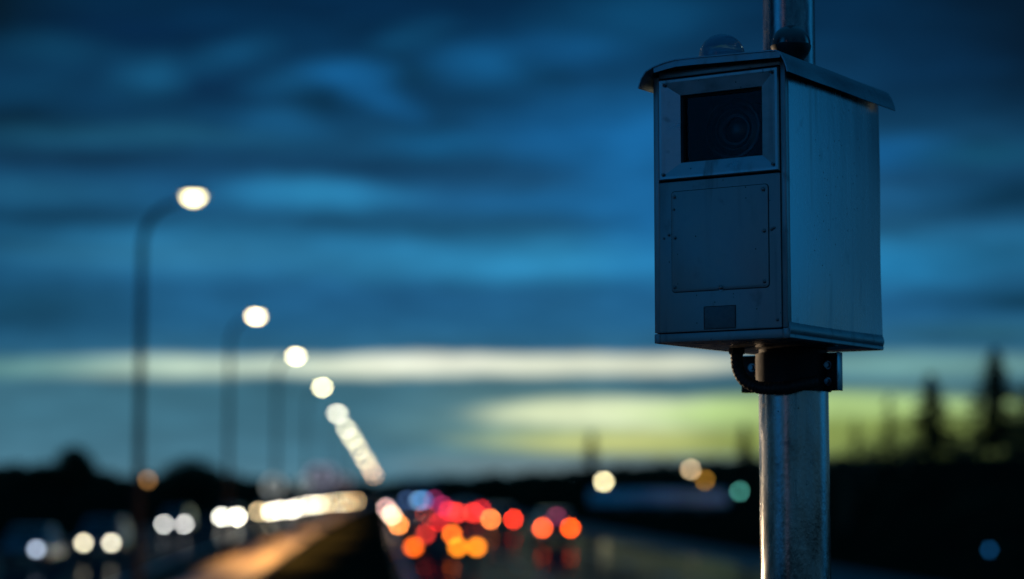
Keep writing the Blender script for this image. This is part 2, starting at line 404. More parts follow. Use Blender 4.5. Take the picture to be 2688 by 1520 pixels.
# window frame: outer rectangle, sloping bezel, inner opening
def ringf(mb, r0, t0, r1, t1):   # rectangles (s0,z0,s1,z1)
    def c(r, t): s0, z0, s1, z1 = r; return [L(s0, t, z0), L(s1, t, z0), L(s1, t, z1), L(s0, t, z1)]
    vs = c(r0, t0) + c(r1, t1)
    mb.add(vs, [(i, (i + 1) % 4, (i + 1) % 4 + 4, i + 4) for i in range(4)])
fr = MB()
O = (.0185, .4565, .3930, .7430)
O2 = (.0215, .4595, .3900, .7400)
O3 = (.0290, .4660, .3830, .7330)
I2 = (.0715, .5030, .3265, .6945)
ringf(fr, O, .014, O, -.006); ringf(fr, O, -.006, O2, -.009); ringf(fr, O2, -.009, O3, -.0085); ringf(fr, O3, -.0085, I2, -.0005); ringf(fr, I2, -.0005, I2, .05)
wf = fr.build('window_frame', M_frame, cam_post, smooth=False)
wg = MB(); sbox(wg, .0725, .020, .504, .3255, .023, .6935); wg.build('window_glass', M_glass, wf)
# raised lines of sealing round the glass
sl = MB()
sbox(sl, .0715, .0165, .503, .078, .0195, .6945); sbox(sl, .320, .0165, .503, .3265, .0195, .6945); sbox(sl, .078, .0165, .503, .320, .0195, .509); sbox(sl, .078, .0165, .6885, .320, .0195, .6945)
sl.build('seal', M_edge, wf)
def screw(parent, s, z, t, r=.005, m=None, name='screw'):
    T = Matrix.Translation(L(s, t, z)) @ Matrix.Rotation(math.pi / 2, 4, 'X')
    k = MB(); k.lathe([(0.0001, .0042), (r * .35, .0040), (r * .75, .0030), (r, .0012), (r, -.001)], 14, T)
    k.lathe([(r * 1.45, .0006), (r * 1.45, -.001), (0.0001, -.001)], 14, T)
    return k.build(name, m or M_bolt, parent, smooth=True)
for s, z in ((.038, .728), (.372, .726), (.036, .474), (.378, .472)): screw(wf, s, z, -.0088, .0042)
# camera lens behind the glass
cx, cz = .228, .608
ln = MB(); T = Matrix.Translation(L(cx, .13, cz)) @ Matrix.Rotation(math.pi / 2, 4, 'X') @ Matrix.Diagonal((1.14, 1.14, 1, 1))
ln.lathe([(.078, -.15), (.078, .0), (.074, .004), (.069, .004), (.066, -.004), (.058, -.010), (.056, -.006), (.050, -.006), (.047, -.014), (.0405, -.018), (.0385, -.013), (.034, -.013), (.032, -.020)], 48, T)
lens = ln.build('camera_lens', M_ring, cam_post, smooth=True)
lg = MB(); pr = [(.0335 * math.sin(i / 8 * math.pi / 2) + .00005, -.022 + .012 * math.cos(i / 8 * math.pi / 2)) for i in range(9)]
lg.lathe(pr, 40, T); lg.lathe([(.064, -.006), (.052, -.004)], 40, T); lg.build('front_element', M_lens, lens, smooth=True)

# door leaf with access plate
def rrect(s0, z0, s1, z1, r, n=6):
    pts = []
    for cx_, cz_, a0 in ((s1 - r, z0 + r, -90), (s1 - r, z1 - r, 0), (s0 + r, z1 - r, 90), (s0 + r, z0 + r, 180)):
        for k in range(n + 1):
            a = math.radians(a0 + 90 * k / n); pts.append((cx_ + r * math.cos(a), cz_ + r * math.sin(a)))
    return pts
def plate(mb, s0, z0, s1, z1, r, t0, t1):
    mb.prism([(S0 - s, ZB + z) for s, z in rrect(s0, z0, s1, z1, r)], t0 - T0, t1 - T0)
dr = MB(); plate(dr, .0185, .0275, .3955, .4505, .004, -.003, .010)
door = dr.build('door', M_door, cam_post, bevel=.0012)
gv = MB(); plate(gv, .0525, .138, .3560, .4235, .011, -.0038, -.001); gv.build('plate_gasket', M_edge, door)
ap = MB(); plate(ap, .0543, .1398, .3542, .4217, .010, -.0062, -.003); ap.build('access_plate', M_door, door, bevel=.0008)
for s, z, r in ((.344, .407, .0045), (.068, .408, .0055), (.346, .372, .003), (.343, .292, .0045), (.066, .294, .0055), (.345, .153, .0045), (.067, .155, .005)):
    screw(door, s, z, -.0060, r)
for s, z, r in ((.2, .1455, .0065),): screw(door, s, z, -.0062, r)
for s, z, r in ((.364, .302, .004), (.380, .293, .0028), (.0445, .297, .0045), (.037, .300, .0035), (.031, .050, .0045)): screw(door, s, z, -.0028, r)
npl = MB(); plate(npl, .159, .0335, .2535, .0935, .002, -.0046, -.0028); npl.build('nameplate', M_plate, door, bevel=.0006)
# faint raised line of wear marks on the nameplate
nr = MB()
for (a, b, c, d) in ((.157, .0315, .2555, .0330), (.157, .0940, .2555, .0955), (.1565, .0330, .158, .0940), (.2545, .0330, .256, .0940)):
    sbox(nr, a, -.0040, b, c, -.0028, d)
nr.build('nameplate_rim', M_edge, door)

# roof sheet: arched profile bent down at both eaves, swept front to back
def roof_profile(o=0.0):
    P_ = [(-.029, .7155), (-.026, .730), (-.019, .749), (-.008, .768), (.004, .7755), (.016, .7765), (.060, .778), (.12, .780), (.20, .7825), (.27, .785), (.315, .7855), (.350, .781), (.385, .7725), (.408, .7625), (.422, .744), (.432, .717)]
    return P_
rp = roof_profile(); th = .0035
def roof_pt(i, k):
    s, z = rp[i]
    a = rp[max(i - 1, 0)]; b = rp[min(i + 1, len(rp) - 1)]
    tx, tz = b[0] - a[0], b[1] - a[1]; l = math.hypot(tx, tz)
    nx_, nz_ = -tz / l, tx / l
    return s + nx_ * th * k, z + nz_ * th * k
rf = MB()
outer = [roof_pt(i, 1) for i in range(len(rp))]; inner = [roof_pt(i, 0) for i in range(len(rp))]
TF, TB = -.052, LEN + .046
poly = [(S0 - s, ZB + z) for s, z in outer] + [(S0 - s, ZB + z) for s, z in reversed(inner)]
n = len(poly)
# sweep in several steps with a touch of waviness in the sheet
steps = 14; vs = []; fs = []
for j in range(steps + 1):
    t = TF + (TB - TF) * j / steps
    for x, z in poly: vs.append((x, t - T0, z + .0005 * math.sin(j * .9 + x * 9)))
for j in range(steps):
    for i in range(n): a = j * n + i; b = j * n + (i + 1) % n; fs.append((a, b, b + n, a + n))
h = n // 2
for j in (0, steps):
    for i in range(h - 1): fs.append((j * n + i, j * n + i + 1, j * n + n - 2 - i, j * n + n - 1 - i))
rf.add(vs, fs); roof = rf.build('roof', M_roof, cam_post, smooth=True)
# front valance folded down under the sheet
vl = MB(); top = inner; N_ = len(inner)
vs = [(S0 - s, TF + .004 - T0, ZB + z - .0002) for s, z in inner[3:-3]] + [(S0 - s, TF + .004 - T0, ZB + max(z - .018, .758)) for s, z in inner[3:-3]]
k = len(inner[3:-3]); vs += [(x, y + .0025, z) for x, y, z in vs]
fs = [(i, i + 1, i + 1 + k, i + k) for i in range(k - 1)] + [(i + 2 * k, i + 1 + 2 * k, i + 1 + 3 * k, i + 3 * k) for i in range(k - 1)] + [(i + k, i + 1 + k, i + 1 + 3 * k, i + 3 * k) for i in range(k - 1)]
vl.add(vs, fs); vl.build('roof_valance', M_roof, roof)
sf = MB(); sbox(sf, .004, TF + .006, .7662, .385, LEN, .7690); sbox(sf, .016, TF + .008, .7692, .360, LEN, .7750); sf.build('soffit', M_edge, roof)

# domes on the roof
def dome(s, t, z0, r, squash, neck, mdome, lbl):
    T = Matrix.Translation(L(s, t, z0))
    k = MB(); n_ = 14; low = -.25 if not neck else -.12
    pr = [(max(r * math.cos(a), .0004), squash * r * math.sin(a)) for a in [low + (math.pi / 2 - low) * i / n_ for i in range(n_ + 1)]]
    k.lathe(pr, 36, T); d = k.build('dome', mdome, cam_post, smooth=True); d['label'] = lbl
    b = MB()
    if neck: b.lathe([(.0001, r * .02), (r * .97, r * .02), (r * 1.03, -.004), (r * 1.0, -.014), (r * .86, -.030), (r * .66, -.044), (r * .62, -.060)], 36, T)
    else: b.lathe([(r * .96, -.012), (r * 1.0, -.016), (r * 1.0, -.030)], 36, T)
    b.build('dome_base', M_black if neck else M_dome_dark, d, smooth=True)
    # inner fitting
    if not neck: return d
    i = MB(); i.lathe([(.0001, r * .45), (r * .3, r * .38), (r * .42, r * .1), (r * .46, -.01)], 20, T); i.build('dome_fitting', M_ring if not neck else M_black, d, smooth=True)
    return d
dome(.2465, .10, .8125, .0655, 1.0, False, M_dome, 'clear pale blue dome on the left of the roof')
dome(.079, .20, .8455, .0555, 1.0, True, M_dome_dark, 'dark smoked dome with a black neck in front of the upper post')

# post: wide lower tube and narrower upper tube
po = MB(); po.lathe([(.1015, 0), (.1015, ZB - .024)], 64); pole = po.build('lower_post', M_pole, cam_post, smooth=True)
up_ = MB(); up_.lathe([(.0765, ZB + .70), (.0765, ZB + 2.2), (.0001, ZB + 2.2)], 56); up_.build('upper_post', M_pole, cam_post, smooth=True)
bp_ = MB(); bp_.lathe([(.0001, .03), (.19, .03), (.19, .001)], 40); bp_.lathe([(.13, .06), (.13, .0)], 40); bp_.build('base_flange', M_clamp, cam_post, bevel=.003)
# clamp round the head of the post
CZ0, CZ1 = -.125, -.014
cl = MB(); cl.lathe([(.1025, ZB + CZ0), (.110, ZB + CZ0), (.110, ZB + CZ1), (.1025, ZB + CZ1)], 64)
clamp = cl.build('clamp', M_clamp, cam_post, smooth=True)
for sx, x0, x1 in ((-1, .106, .164), (1, .106, .147)):
    for dy in (-.013, .004):
        e = MB(); X0, X1 = sorted((sx * x0, sx * x1)); e.box(X0, dy, ZB + CZ0 + .001, X1, dy + .009, ZB + CZ1 - .001)
        e.build('clamp_ear', M_clamp, clamp, bevel=.002)
    for zz in (-.050, -.098):
        T = Matrix.Translation((.116 if sx > 0 else -.128, -.013, ZB + zz)) @ Matrix.Rotation(math.pi / 2, 4, 'X')
        k = MB(); k.lathe([(.0001, .011), (.0075, .011), (.0085, .009), (.0085, .002), (.012, .002), (.012, -.001)], 6 if 0 else 16, T); k.build('bolt', M_bolt, clamp, smooth=True)
# end plate folded at the right ear
e = MB(); e.box(.1472, -.020, ZB + CZ0, .1505, .014, ZB + CZ1); e.build('ear_flange', M_frame, clamp, bevel=.001)
# mounting spigot between clamp and cabinet
sp = MB(); sp.lathe([(.0995, ZB - .030), (.0995, ZB - .002)], 48); sp.build('spigot', M_black, clamp, smooth=True)
# corrugated cable conduit looping from the underside to the post
cp = []
pts = [L(.312, .300, .001), L(.312, .300, -.030), L(.309, .303, -.062), L(.294, .308, -.092), L(.262, .314, -.112), L(.236, .318, -.118), L(.20, .320, -.119), L(.16, .330, -.116), L(.12, .345, -.108), L(.095, .372, -.100)]
def crom(P_, m=10):
    out = []
    for i in range(len(P_) - 1):
        p0 = P_[max(i - 1, 0)]; p1 = P_[i]; p2 = P_[i + 1]; p3 = P_[min(i + 2, len(P_) - 1)]
        for k in range(m):
            t = k / m
            out.append(.5 * ((2 * p1) + (p2 - p0) * t + (2 * p0 - 5 * p1 + 4 * p2 - p3) * t * t + (3 * p1 - p0 - 3 * p2 + p3) * t ** 3))
    out.append(P_[-1]); return out
cp = crom(pts, 12)
co = MB(); co.tube(cp, [.0182 + .0006 * (1 if i % 4 < 2 else -1) for i in range(len(cp))], 18); cond = co.build('conduit', M_rubber, cam_post, smooth=True)
k = MB(); k.lathe([(.0165, ZB - .020), (.024, ZB - .018), (.024, ZB - .002)], 8, Matrix.Translation((S0 - .312, .300 - T0, 0))); k.build('cable_gland', M_clamp, cond)
cb = MB(); cb.tube(crom([L(.355, .345, .001), L(.352, .345, -.010), L(.340, .342, -.019), L(.327, .338, -.024), L(.318, .335, -.033)], 6), [.0052] * 25, 8); cb.build('loose_cable', M_rubber, cam_post, smooth=True)

# ------------------------------------------------------------------ ground, roads, water
RA = math.atan((990 - 1344) / F)
rf_ = Vector((math.sin(RA), math.cos(RA), 0)); rr_ = Vector((math.cos(RA), -math.sin(RA), 0))
def curve(d): return 4e-5 * max(d - 120, 0) ** 2 if d < 700 else 4e-5 * 580 ** 2
def R(d, l, z=0): return rf_ * d + rr_ * (l + curve(d)) + Vector((0, 0, z))
def strip(name, l0, l1, z, m, d0=-60, d1=1400, thick=0):
    ds = [d0 + (d1 - d0) * (i / 90) ** 1.6 for i in range(91)]
    mb = MB(); vs = []; fs = []
    for d in ds: vs += [R(d, l0, z), R(d, l1, z)]
    for i in range(90): fs.append((2 * i, 2 * i + 1, 2 * i + 3, 2 * i + 2))
    if thick:
        o = len(vs)
        for d in ds: vs += [R(d, l0, z - thick), R(d, l1, z - thick)]
        for i in range(90):
            fs.append((2 * i, 2 * i + 2, o + 2 * i + 2, o + 2 * i)); fs.append((2 * i + 1, 2 * i + 3, o + 2 * i + 3, o + 2 * i + 1))
        fs.append((0, 1, o + 1, o))
    mb.add(vs, fs); return tag(mb.build(name, m), kind='structure')
M_grass = noisy(mat('grass_ground', (.02, .025, .012), .95, 0, .0), (.007, .009, .006), (.020, .022, .012), (.5, .5, .5), 8, None, .8, .35, .65, (3, 3, 3), .2)
def asphalt(name, c1, c2, lo, hi):
    m = noisy(mat(name, (.04, .04, .045), .7, 0, .0), c1, c2, (.35, .12, 1), 7, (.6, .9), .25, .38, .62, (2.5, 1.6, 1), .012)
    b = m.node_tree.nodes['Principled BSDF']; lk = m.node_tree.links.new       # patchy film of rain water
    t = N(m, 'ShaderNodeTexCoord'); mp = N(m, 'ShaderNodeMapping'); mp.inputs['Scale'].default_value = (.22, .05, 1); lk(t.outputs['Object'], mp.inputs[0])
    n = N(m, 'ShaderNodeTexNoise'); n.inputs['Scale'].default_value = 1; n.inputs['Detail'].default_value = 5; lk(mp.outputs[0], n.inputs['Vector'])
    q = N(m, 'ShaderNodeMapRange'); q.inputs[1].default_value = .4; q.inputs[2].default_value = .62; q.inputs[3].default_value = lo; q.inputs[4].default_value = hi
    lk(n.outputs['Fac'], q.inputs[0]); lk(q.outputs[0], b.inputs['Coat Weight']); b.inputs['Coat Roughness'].default_value = .07; b.inputs['Coat IOR'].default_value = 1.33
    return m
M_road = asphalt('wet_asphalt', (.030, .031, .036), (.045, .046, .052), .02, .13)
M_verge = noisy(mat('verge_paving', (.3, .27, .22), .5, 0, .2), (.12, .10, .085), (.44, .38, .30), (.9, .07, 1), 5, (.4, .7), .4, .40, .60, (4, 4, 1), .02)
M_shoulder = noisy(mat('shoulder_gravel', (.09, .085, .08), .8, 0, .1), (.05, .047, .045), (.12, .11, .105), (.8, .3, 1), 7, (.45, .7), .5, .3, .7, (6, 6, 1), .03)
M_paint = noisy(mat('road_paint', (.6, .6, .58), .45), (.35, .35, .34), (.65, .65, .63), (1, .4, 1), 6, (.3, .6), 0, .3, .7)
M_kerb = noisy(mat('kerb_stone', (.2, .19, .18), .6), (.12, .115, .11), (.26, .25, .23), (2, 2, 2), 6, (.4, .7))

# terrain: one big sheet with the bank on the right and gentle far rises
g = MB(); xs = []; 
def grid_axis(a, b, dens):
    out = []; n_ = dens
    for i in range(n_ + 1): out.append(a + (b - a) * i / n_)
    return out
gx = [-4000, -2500, -1500, -900, -600, -400, -250, -160, -110, -80, -60, -45, -32] + [-24 + 2.5 * i for i in range(14)] + [12 + 2 * i for i in range(38)] + [95, 120, 160, 230, 330, 480, 700, 1100, 1800, 2800, 4000]
gy = [-400, -150, -60, -20] + [i * 8 for i in range(0, 30)] + [250, 280, 320, 380, 460, 560, 700, 900, 1200, 1700, 2500, 3600, 5000]
def ss(a, b, x):
    t = min(max((x - a) / (b - a), 0), 1); return t * t * (3 - 2 * t)
def ground_z(x, y):
    # (road frame) l: right of the road axis, d: along it
    d = x * math.sin(RA) + y * math.cos(RA); l = x * math.cos(RA) - y * math.sin(RA)
    z = 4.35 * ss(20, 27, l) * ss(74, 92, d) * (1 - ss(124, 150, d)) * (1 - .25 * ss(45, 80, l))
    z += .25 * math.sin(x * .21 + 1) * math.sin(y * .17) * ss(19, 24, l)
    z += 3.4 * ss(-40, -75, -0 + l) * ss(150, 260, d) * (1 - ss(900, 1200, d)) * .9
    return z
vs = [(x, y, ground_z(x, y)) for y in gy for x in gx]; nxg = len(gx)
fs = [(j * nxg + i, j * nxg + i + 1, (j + 1) * nxg + i + 1, (j + 1) * nxg + i) for j in range(len(gy) - 1) for i in range(nxg - 1)]
g.add(vs, fs); tag(g.build('ground', M_grass, smooth=True), kind='structure')
strip('road_oncoming', -17.6, -7.6, .008, M_road)
strip('road_outgoing', .7, 14.2, .008, M_road)
strip('road_shoulder', 14.2, 17.2, .004, M_shoulder)
strip('median_paving', -6.2, -4.0, .11, M_verge, thick=.11)
strip('kerb_median', -4.0, -3.82, .14, M_kerb, thick=.14)
for l in (-17.2, -8.0, 1.1, 13.8): strip('road_edge_line', l - .09, l + .09, .013, M_paint)
for l in (-12.6, 5.4, 9.6):
    mb = MB()
    for k in range(60):
        d0 = 20 + 12 * k; mb.add([R(d0, l - .08, .013), R(d0 + 4, l - .08, .013), R(d0 + 4, l + .08, .013), R(d0, l + .08, .013)], [(0, 1, 2, 3)])
    tag(mb.build('road_lane_marking', M_paint), kind='structure')
# long low shed across the field
def shed():
    a = at_y(1556, 1300, 300); b = at_y(1905, 1300, 300)
    ln_ = (b - a).length; o = empty('shed', ((a.x + b.x) / 2, 300, 0)); tag(o, 'long low shed with a pale metal roof across the dark field', 'shed')
    mw = noisy(mat('shed_wall', (.06, .06, .06), .7), (.03, .03, .032), (.06, .06, .06), (.4, 1, 1), 5); mr_ = noisy(mat('shed_roof', (.4, .45, .5), .5, .2), (.22, .26, .30), (.62, .66, .70), (.18, .2, .2), 5, (.4, .7))
    k = MB(); k.box(-ln_ / 2, 0, 0, ln_ / 2, 8, .95); k.build('wall', mw, o)
    k = MB(); k.prism([(-.4, .93), (4, 2.75), (8.4, .93), (8.4, .83), (4, 2.65), (-.4, .83)], -ln_ / 2 - .3, ln_ / 2 + .3, Matrix(((0, 1, 0, 0), (1, 0, 0, 0), (0, 0, 1, 0), (0, 0, 0, 1)))); k.build('roof', mr_, o)
    for x in (-5, 1, 6):
        k = MB(); k.box(x - .5, -.04, 0, x + .5, -.003, .8); k.build('door', M_kerb, o)
shed()

# ------------------------------------------------------------------ street lamps of the row
M_post = noisy(mat('lamp_post_paint', (.05, .05, .055), .8, 0, .1), (.016, .016, .02), (.028, .028, .032), (4, 4, 2), 5, (.7, .9))
M_shell = mat('lamp_shell', (.16, .16, .17), .4, .5)
HEADZ = 10.0
def street_lamp(d, l_pole, reach, label, tgt, spot=0, headz=HEADZ, big=1.0, group='street lamps along the central reservation'):
    p = R(d, 0, 0); p = rf_ * d + rr_ * l_pole
    o = empty('street_lamp', p, -RA)
    tag(o, label, 'street lamp', group)
    k = MB()
    path = [Vector((0, 0, 0)), Vector((0, 0, headz * .3)), Vector((0, 0, headz * .6)), Vector((0, 0, headz - 1.35))]
    for i in range(1, 10):
        a = math.pi / 2 * i / 9
        path.append(Vector((min(.80, reach - .42) * (1 - math.cos(a)), 0, headz - 1.35 + 1.12 * math.sin(a))))
    path.append(Vector((reach - .36, 0, headz - .13)))
    k.tube(path[:4], [.105, .098, .09, .08], 14); 
    pole = k.build('post', M_post, o, smooth=True)
    k = MB(); k.tube(path[3:], [.08 - .025 * i / 11 for i in range(len(path) - 3)], 12); k.build('arm', M_post, o, smooth=True)
    k = MB(); k.tube([(0, 0, 0), (0, 0, 1.1)], .13, 14); k.build('post_base', M_post, o, smooth=True)
    T = Matrix.Translation((reach, 0, headz)) @ Matrix.Diagonal((1, .6, 1, 1)) 
    k = MB(); k.lathe([(.0003, .12), (.14, .112), (.27, .075), (.35, .02), (.36, -.02), (.33, -.02)], 20, T); hd = k.build('lamp_head', M_shell, o, smooth=True)
    k = MB(); pr = [(max(.225 * math.cos(a), .0005), -.02 + .17 * math.sin(a)) for a in [-math.pi / 2 + math.pi / 2 * i / 8 for i in range(9)]]
    k.lathe(pr, 20, Matrix.Translation((reach, 0, headz)) @ Matrix.Diagonal((big, .8 * big, big, 1)))
    m = emis('street_lamp_glow', lamp_rad(tgt, .45 * big, .13 * big, max(d, 40)))
    k.build('lamp_bowl', m, hd, smooth=True)
    if spot:
        sd = bpy.data.lights.new('lamp_spot', 'SPOT'); sd.energy = spot; sd.color = (1, .47, .13); sd.spot_size = math.radians(104); sd.spot_blend = .9; sd.shadow_soft_size = .15
        s_ = bpy.data.objects.new('lamp_spot', sd); COL.objects.link(s_); s_.parent = hd; s_.location = (reach + .0, 0, headz - .25)
        s_.rotation_euler = (0, math.radians(-4), 0); s_.scale = (.24, 2.0, 1)
    return o
lamps = [  # head px, py, brightness
    (508, 515, (2.6, 2.25, 1.15), 23000, 'tallest and nearest street lamp with curved arm and glowing head at far left'),
    (672, 830, (1.8, 1.5, .85), 23000, 'second nearest lit street lamp, right of the tall one'),
    (777, 935, (1.2, 1.04, .62), 23000, 'third lit street lamp, in front of the pale cloud band'),
    (846, 1018, (.92, .82, .48), 23000, 'fourth lit street lamp, just below the pale cloud band'),
    (886, 1087, (.46, .43, .32), 23000, 'fifth lit street lamp where the lamp discs start to overlap'),
    (909, 1127, (.36, .33, .22), 21000, 'sixth lit street lamp, first of the merging chain of discs'),
    (924, 1151, (.30, .27, .17), 21000, 'seventh lit street lamp in the merging chain'),
    (933, 1165, (.10, .09, .055), 0, 'eighth lit street lamp in the merging chain'),
    (943, 1181, (.24, .20, .12), 0, 'ninth lit street lamp in the merging chain'),
    (957, 1206, (.24, .19, .11), 0, 'tenth lit street lamp, low in the merging chain'),
    (966, 1220, (.14, .105, .055), 0, 'eleventh lit street lamp, low in the merging chain'),
    (975, 1237, (.17, .11, .06), 0, 'pinkish lit street lamp, second farthest of the chain'),
    (982, 1250, (.13, .07, .035), 0, 'dim pinkish street lamp at the far end of the chain'),
]
for i, (px, py, tg, spw, lb) in enumerate(lamps):
    d = F * (HEADZ - 2.9) / (1284 - py + 2)
    hz = HEADZ
    if d > 430: hz = HEADZ * 430 / d + 2.9 * (1 - 430 / d); d = 430 + i * 4
    q = at_y(px, py - 4, d)
    l = q.x * math.cos(RA) - q.y * math.sin(RA)
    dd = q.x * math.sin(RA) + q.y * math.cos(RA)
    tg = tuple(c * (1.25 if i > 3 else 1.0) for c in tg)
    rc = (1.22, 1.06, 1.0)[min(i, 2)]; street_lamp(dd, l - rc, rc, lb, tg, spw, q.z, 1.0 if i < 4 else (1.35 if i < 6 else 1.8))
# next lamp of the row, beside the camera and outside the frame: it lights the post from the left
street_lamp(19, -7.2, 1.25, 'street lamp of the same row standing nearest, outside the left edge', (3, 2.6, 2), 9000)

# ------------------------------------------------------------------ vehicles
M_tyre = mat('tyre_rubber', (.012, .012, .013), .8)
M_rim = mat('wheel_rim', (.25, .26, .27), .3, .8)
M_cglass = mat('car_glass', (.012, .016, .02), .05, 0, .6)
M_trim = mat('bumper_trim', (.02, .02, .022), .5)
M_numpl = mat('number_plate', (.35, .34, .25), .5)
M_unlit = mat('unlit_lamp', (.25, .25, .26), .15, .2)
def paint(c, i=[0]):
    i[0] += 1; return mat('car_paint', c, .28, .35, .5, .8)
# side outlines (y along the car from front 0 to rear 1, z height); lower body and roof line
def car(name, pos, facing, body_col, L_=4.4, W_=1.78, H_=1.46, style='sedan', lights=None, label='', group='', high=None, heading=None):
    """facing -1: the nose points at the camera (headlights seen); +1: driving away"""
    o = empty(name, pos, heading if heading is not None else (-RA if facing > 0 else -RA + math.pi))
    tag(o, label, 'car' if name == 'car' else name.replace('_', ' '), group)
    # local: +y is forward (nose), origin at the rear-lamp or head-lamp plane so lamp position is exact
    y0 = 0 if facing > 0 else -L_          # rear end y
    yf = lambda u: y0 + L_ * (1 - u)        # u=0 nose, u=1 tail
    h = H_
    if style == 'van':
        low = [(0, .42), (.0, .78), (.05, .92), (.16, 1.02), (.27, h * .78), (.33, h * .97), (.40, h), (.97, h), (1.0, h * .93), (1.0, .42)]
        wins = [(.175, 1.05), (.285, h * .80), (.335, h * .93), (.40, h * .93), (.40, 1.08)]
    elif style == 'suv':
        low = [(0, .40), (0, .72), (.03, .86), (.22, .98), (.26, 1.0), (.37, h * .97), (.45, h), (.88, h * .97), (.95, h * .88), (.985, h * .58), (1.0, h * .5), (1.0, .42)]
        wins = [(.27, 1.02), (.38, h * .93), (.86, h * .93), (.93, 1.02)]
    else:
        low = [(0, .30), (0, .60), (.03, .72), (.24, .86), (.28, .90), (.40, h * .975), (.50, h), (.68, h * .98), (.82, h * .72), (.97, .96), (1.0, .88), (1.0, .36)]
        wins = [(.29, .92), (.41, h * .945), (.67, h * .945), (.80, .95)]
    # body: profile lofted across the width with tumblehome
    body = MB(); n_ = len(low); stn = [(-1, 0), (-.97, 1), (-.80, 1), (.80, 1), (.97, 1), (1, 0)]
    vs = []; fs = []
    belt = .9 if style == 'sedan' else 1.0
    for sx, full in stn:
        for (u, z) in low:
            k = 1.0
            if z > belt: k = 1 - .20 * (z - belt) / max(h - belt, .1) if style != 'van' else 1 - .06 * (z - belt) / (h - belt)
            zz = z if full else (z - .03 if z > .6 else z + .02)
            uu = u if full else min(max(u, .012), .988)
            e = 1.0 if (abs(sx) > .9) else 1.0
            endin = .0 if abs(sx) < .9 else .012
            uu = min(max(uu, endin), 1 - endin)
            vs.append((sx * W_ / 2 * k, yf(uu), zz))
    for j in range(len(stn) - 1):
        for i in range(n_):
            a = j * n_ + i; b = j * n_ + (i + 1) % n_; fs.append((a, b, b + n_, a + n_))
    fs.append(tuple(range(n_))); fs.append(tuple((len(stn) - 1) * n_ + i for i in range(n_ - 1, -1, -1)))
    body.add(vs, fs); bm_ = paint(body_col); body.build('body', bm_, o, smooth=True)
    # glass: side windows, windscreen and rear window set a little proud
    for sx in (-1, 1):
        pts_ = []; gl = MB()
        for (u, z) in wins:
            k = (1 - .20 * (z - belt) / max(h - belt, .1)) if style != 'van' else 1 - .06 * (z - belt) / (h - belt)
            pts_.append((sx * (W_ / 2 * k * .985 + .012), yf(u), z))
        gl.add(pts_, [tuple(range(len(pts_)))]); gl.build('side_window', M_cglass, o)
    def screen(u0, z0, u1, z1, nm, out):
        k0 = .80; k1 = .66 if style != 'van' else .78
        a = MB(); w0 = W_ / 2 * k0; w1 = W_ / 2 * k1
        a.add([(-w0, yf(u0) + out, z0 + .012), (w0, yf(u0) + out, z0 + .012), (w1, yf(u1) + out, z1 + .012), (-w1, yf(u1) + out, z1 + .012)], [(0, 1, 2, 3)]); a.build(nm, M_cglass, o)
    if style == 'van': screen(.165, 1.05, .325, h * .95, 'windscreen', .03); screen(1.0, 1.1, .999, h * .88, 'rear_window', -.03)
    elif style == 'suv': screen(.265, 1.01, .37, h * .96, 'windscreen', .02); screen(.985, .98, .955, h * .86, 'rear_window', -.02)
    else: screen(.285, .905, .40, h * .97, 'windscreen', .02); screen(.95, .99, .83, h * .74, 'rear_window', -.02)
    # wheels
    wr = .31 if style == 'sedan' else .35
    for u in (.19, .80):
        for sx in (-1, 1):
            T = Matrix.Translation((sx * (W_ / 2 - .10), yf(u), wr)) @ Matrix.Rotation(math.pi / 2, 4, 'Y')
            k = MB(); k.lathe([(wr * .62, -.10), (wr * .95, -.10), (wr, -.07), (wr, .07), (wr * .95, .10), (wr * .62, .10)], 22, T); ty = k.build('wheel', M_tyre, o, smooth=True)
            k = MB(); k.lathe([(.0005, .03 * sx), (wr * .2, .06 * sx), (wr * .55, .05 * sx), (wr * .63, .10 * sx)], 16, T); k.build('rim', M_rim, ty, smooth=True)
    # bumpers, plates
    for u, s_, nm in ((0, 1, 'front_bumper'), (1, -1, 'rear_bumper')):
        k = MB(); yy = yf(u) ; Y0, Y1 = sorted((yy - s_ * .10, yy + s_ * .05)); k.box(-W_ * .47, Y0, .26, W_ * .47, Y1, .50); k.build(nm, M_trim, o, bevel=.03)
        k = MB(); Y0, Y1 = sorted((yy + s_ * .05, yy + s_ * .062)); k.box(-.26, Y0, .36 if u == 0 else .40, .26, Y1, .47 if u == 0 else .51); k.build('number_plate', M_numpl, o)
    for sx in (-1, 1):
        k = MB(); k.box(sx * (W_ / 2 + .02) - .09, yf(.27) - .04, belt + .01, sx * (W_ / 2 + .02) + .09, yf(.27) + .04, belt + .14); k.build('mirror', bm_, o, bevel=.02)
    # lamps
    dist = Vector(pos).length
    fl = lights or {}
    hx, hz, hw, hh = fl.get('x', .62), fl.get('z', .65), fl.get('w', .26), fl.get('h', .20)
    def lampm(nm, x, z, w, hgt, tgt, front):
        yy = yf(0) + .035 if front else yf(1) - .035
        T = Matrix.Translation((x, yy, z)) @ Matrix.Rotation((-1 if front else 1) * math.pi / 2, 4, 'X') @ Matrix.Diagonal((w / 2, hgt / 2, 1, 1))
        k = MB(); k.lathe([(.0005, .03), (.6, .026), (.92, .012), (1, -.03)], 18, T)
        m_ = emis('lit_' + nm, lamp_rad(tgt, w, hgt, dist)) if tgt else M_unlit
        return k.build(nm, m_, o, smooth=True)
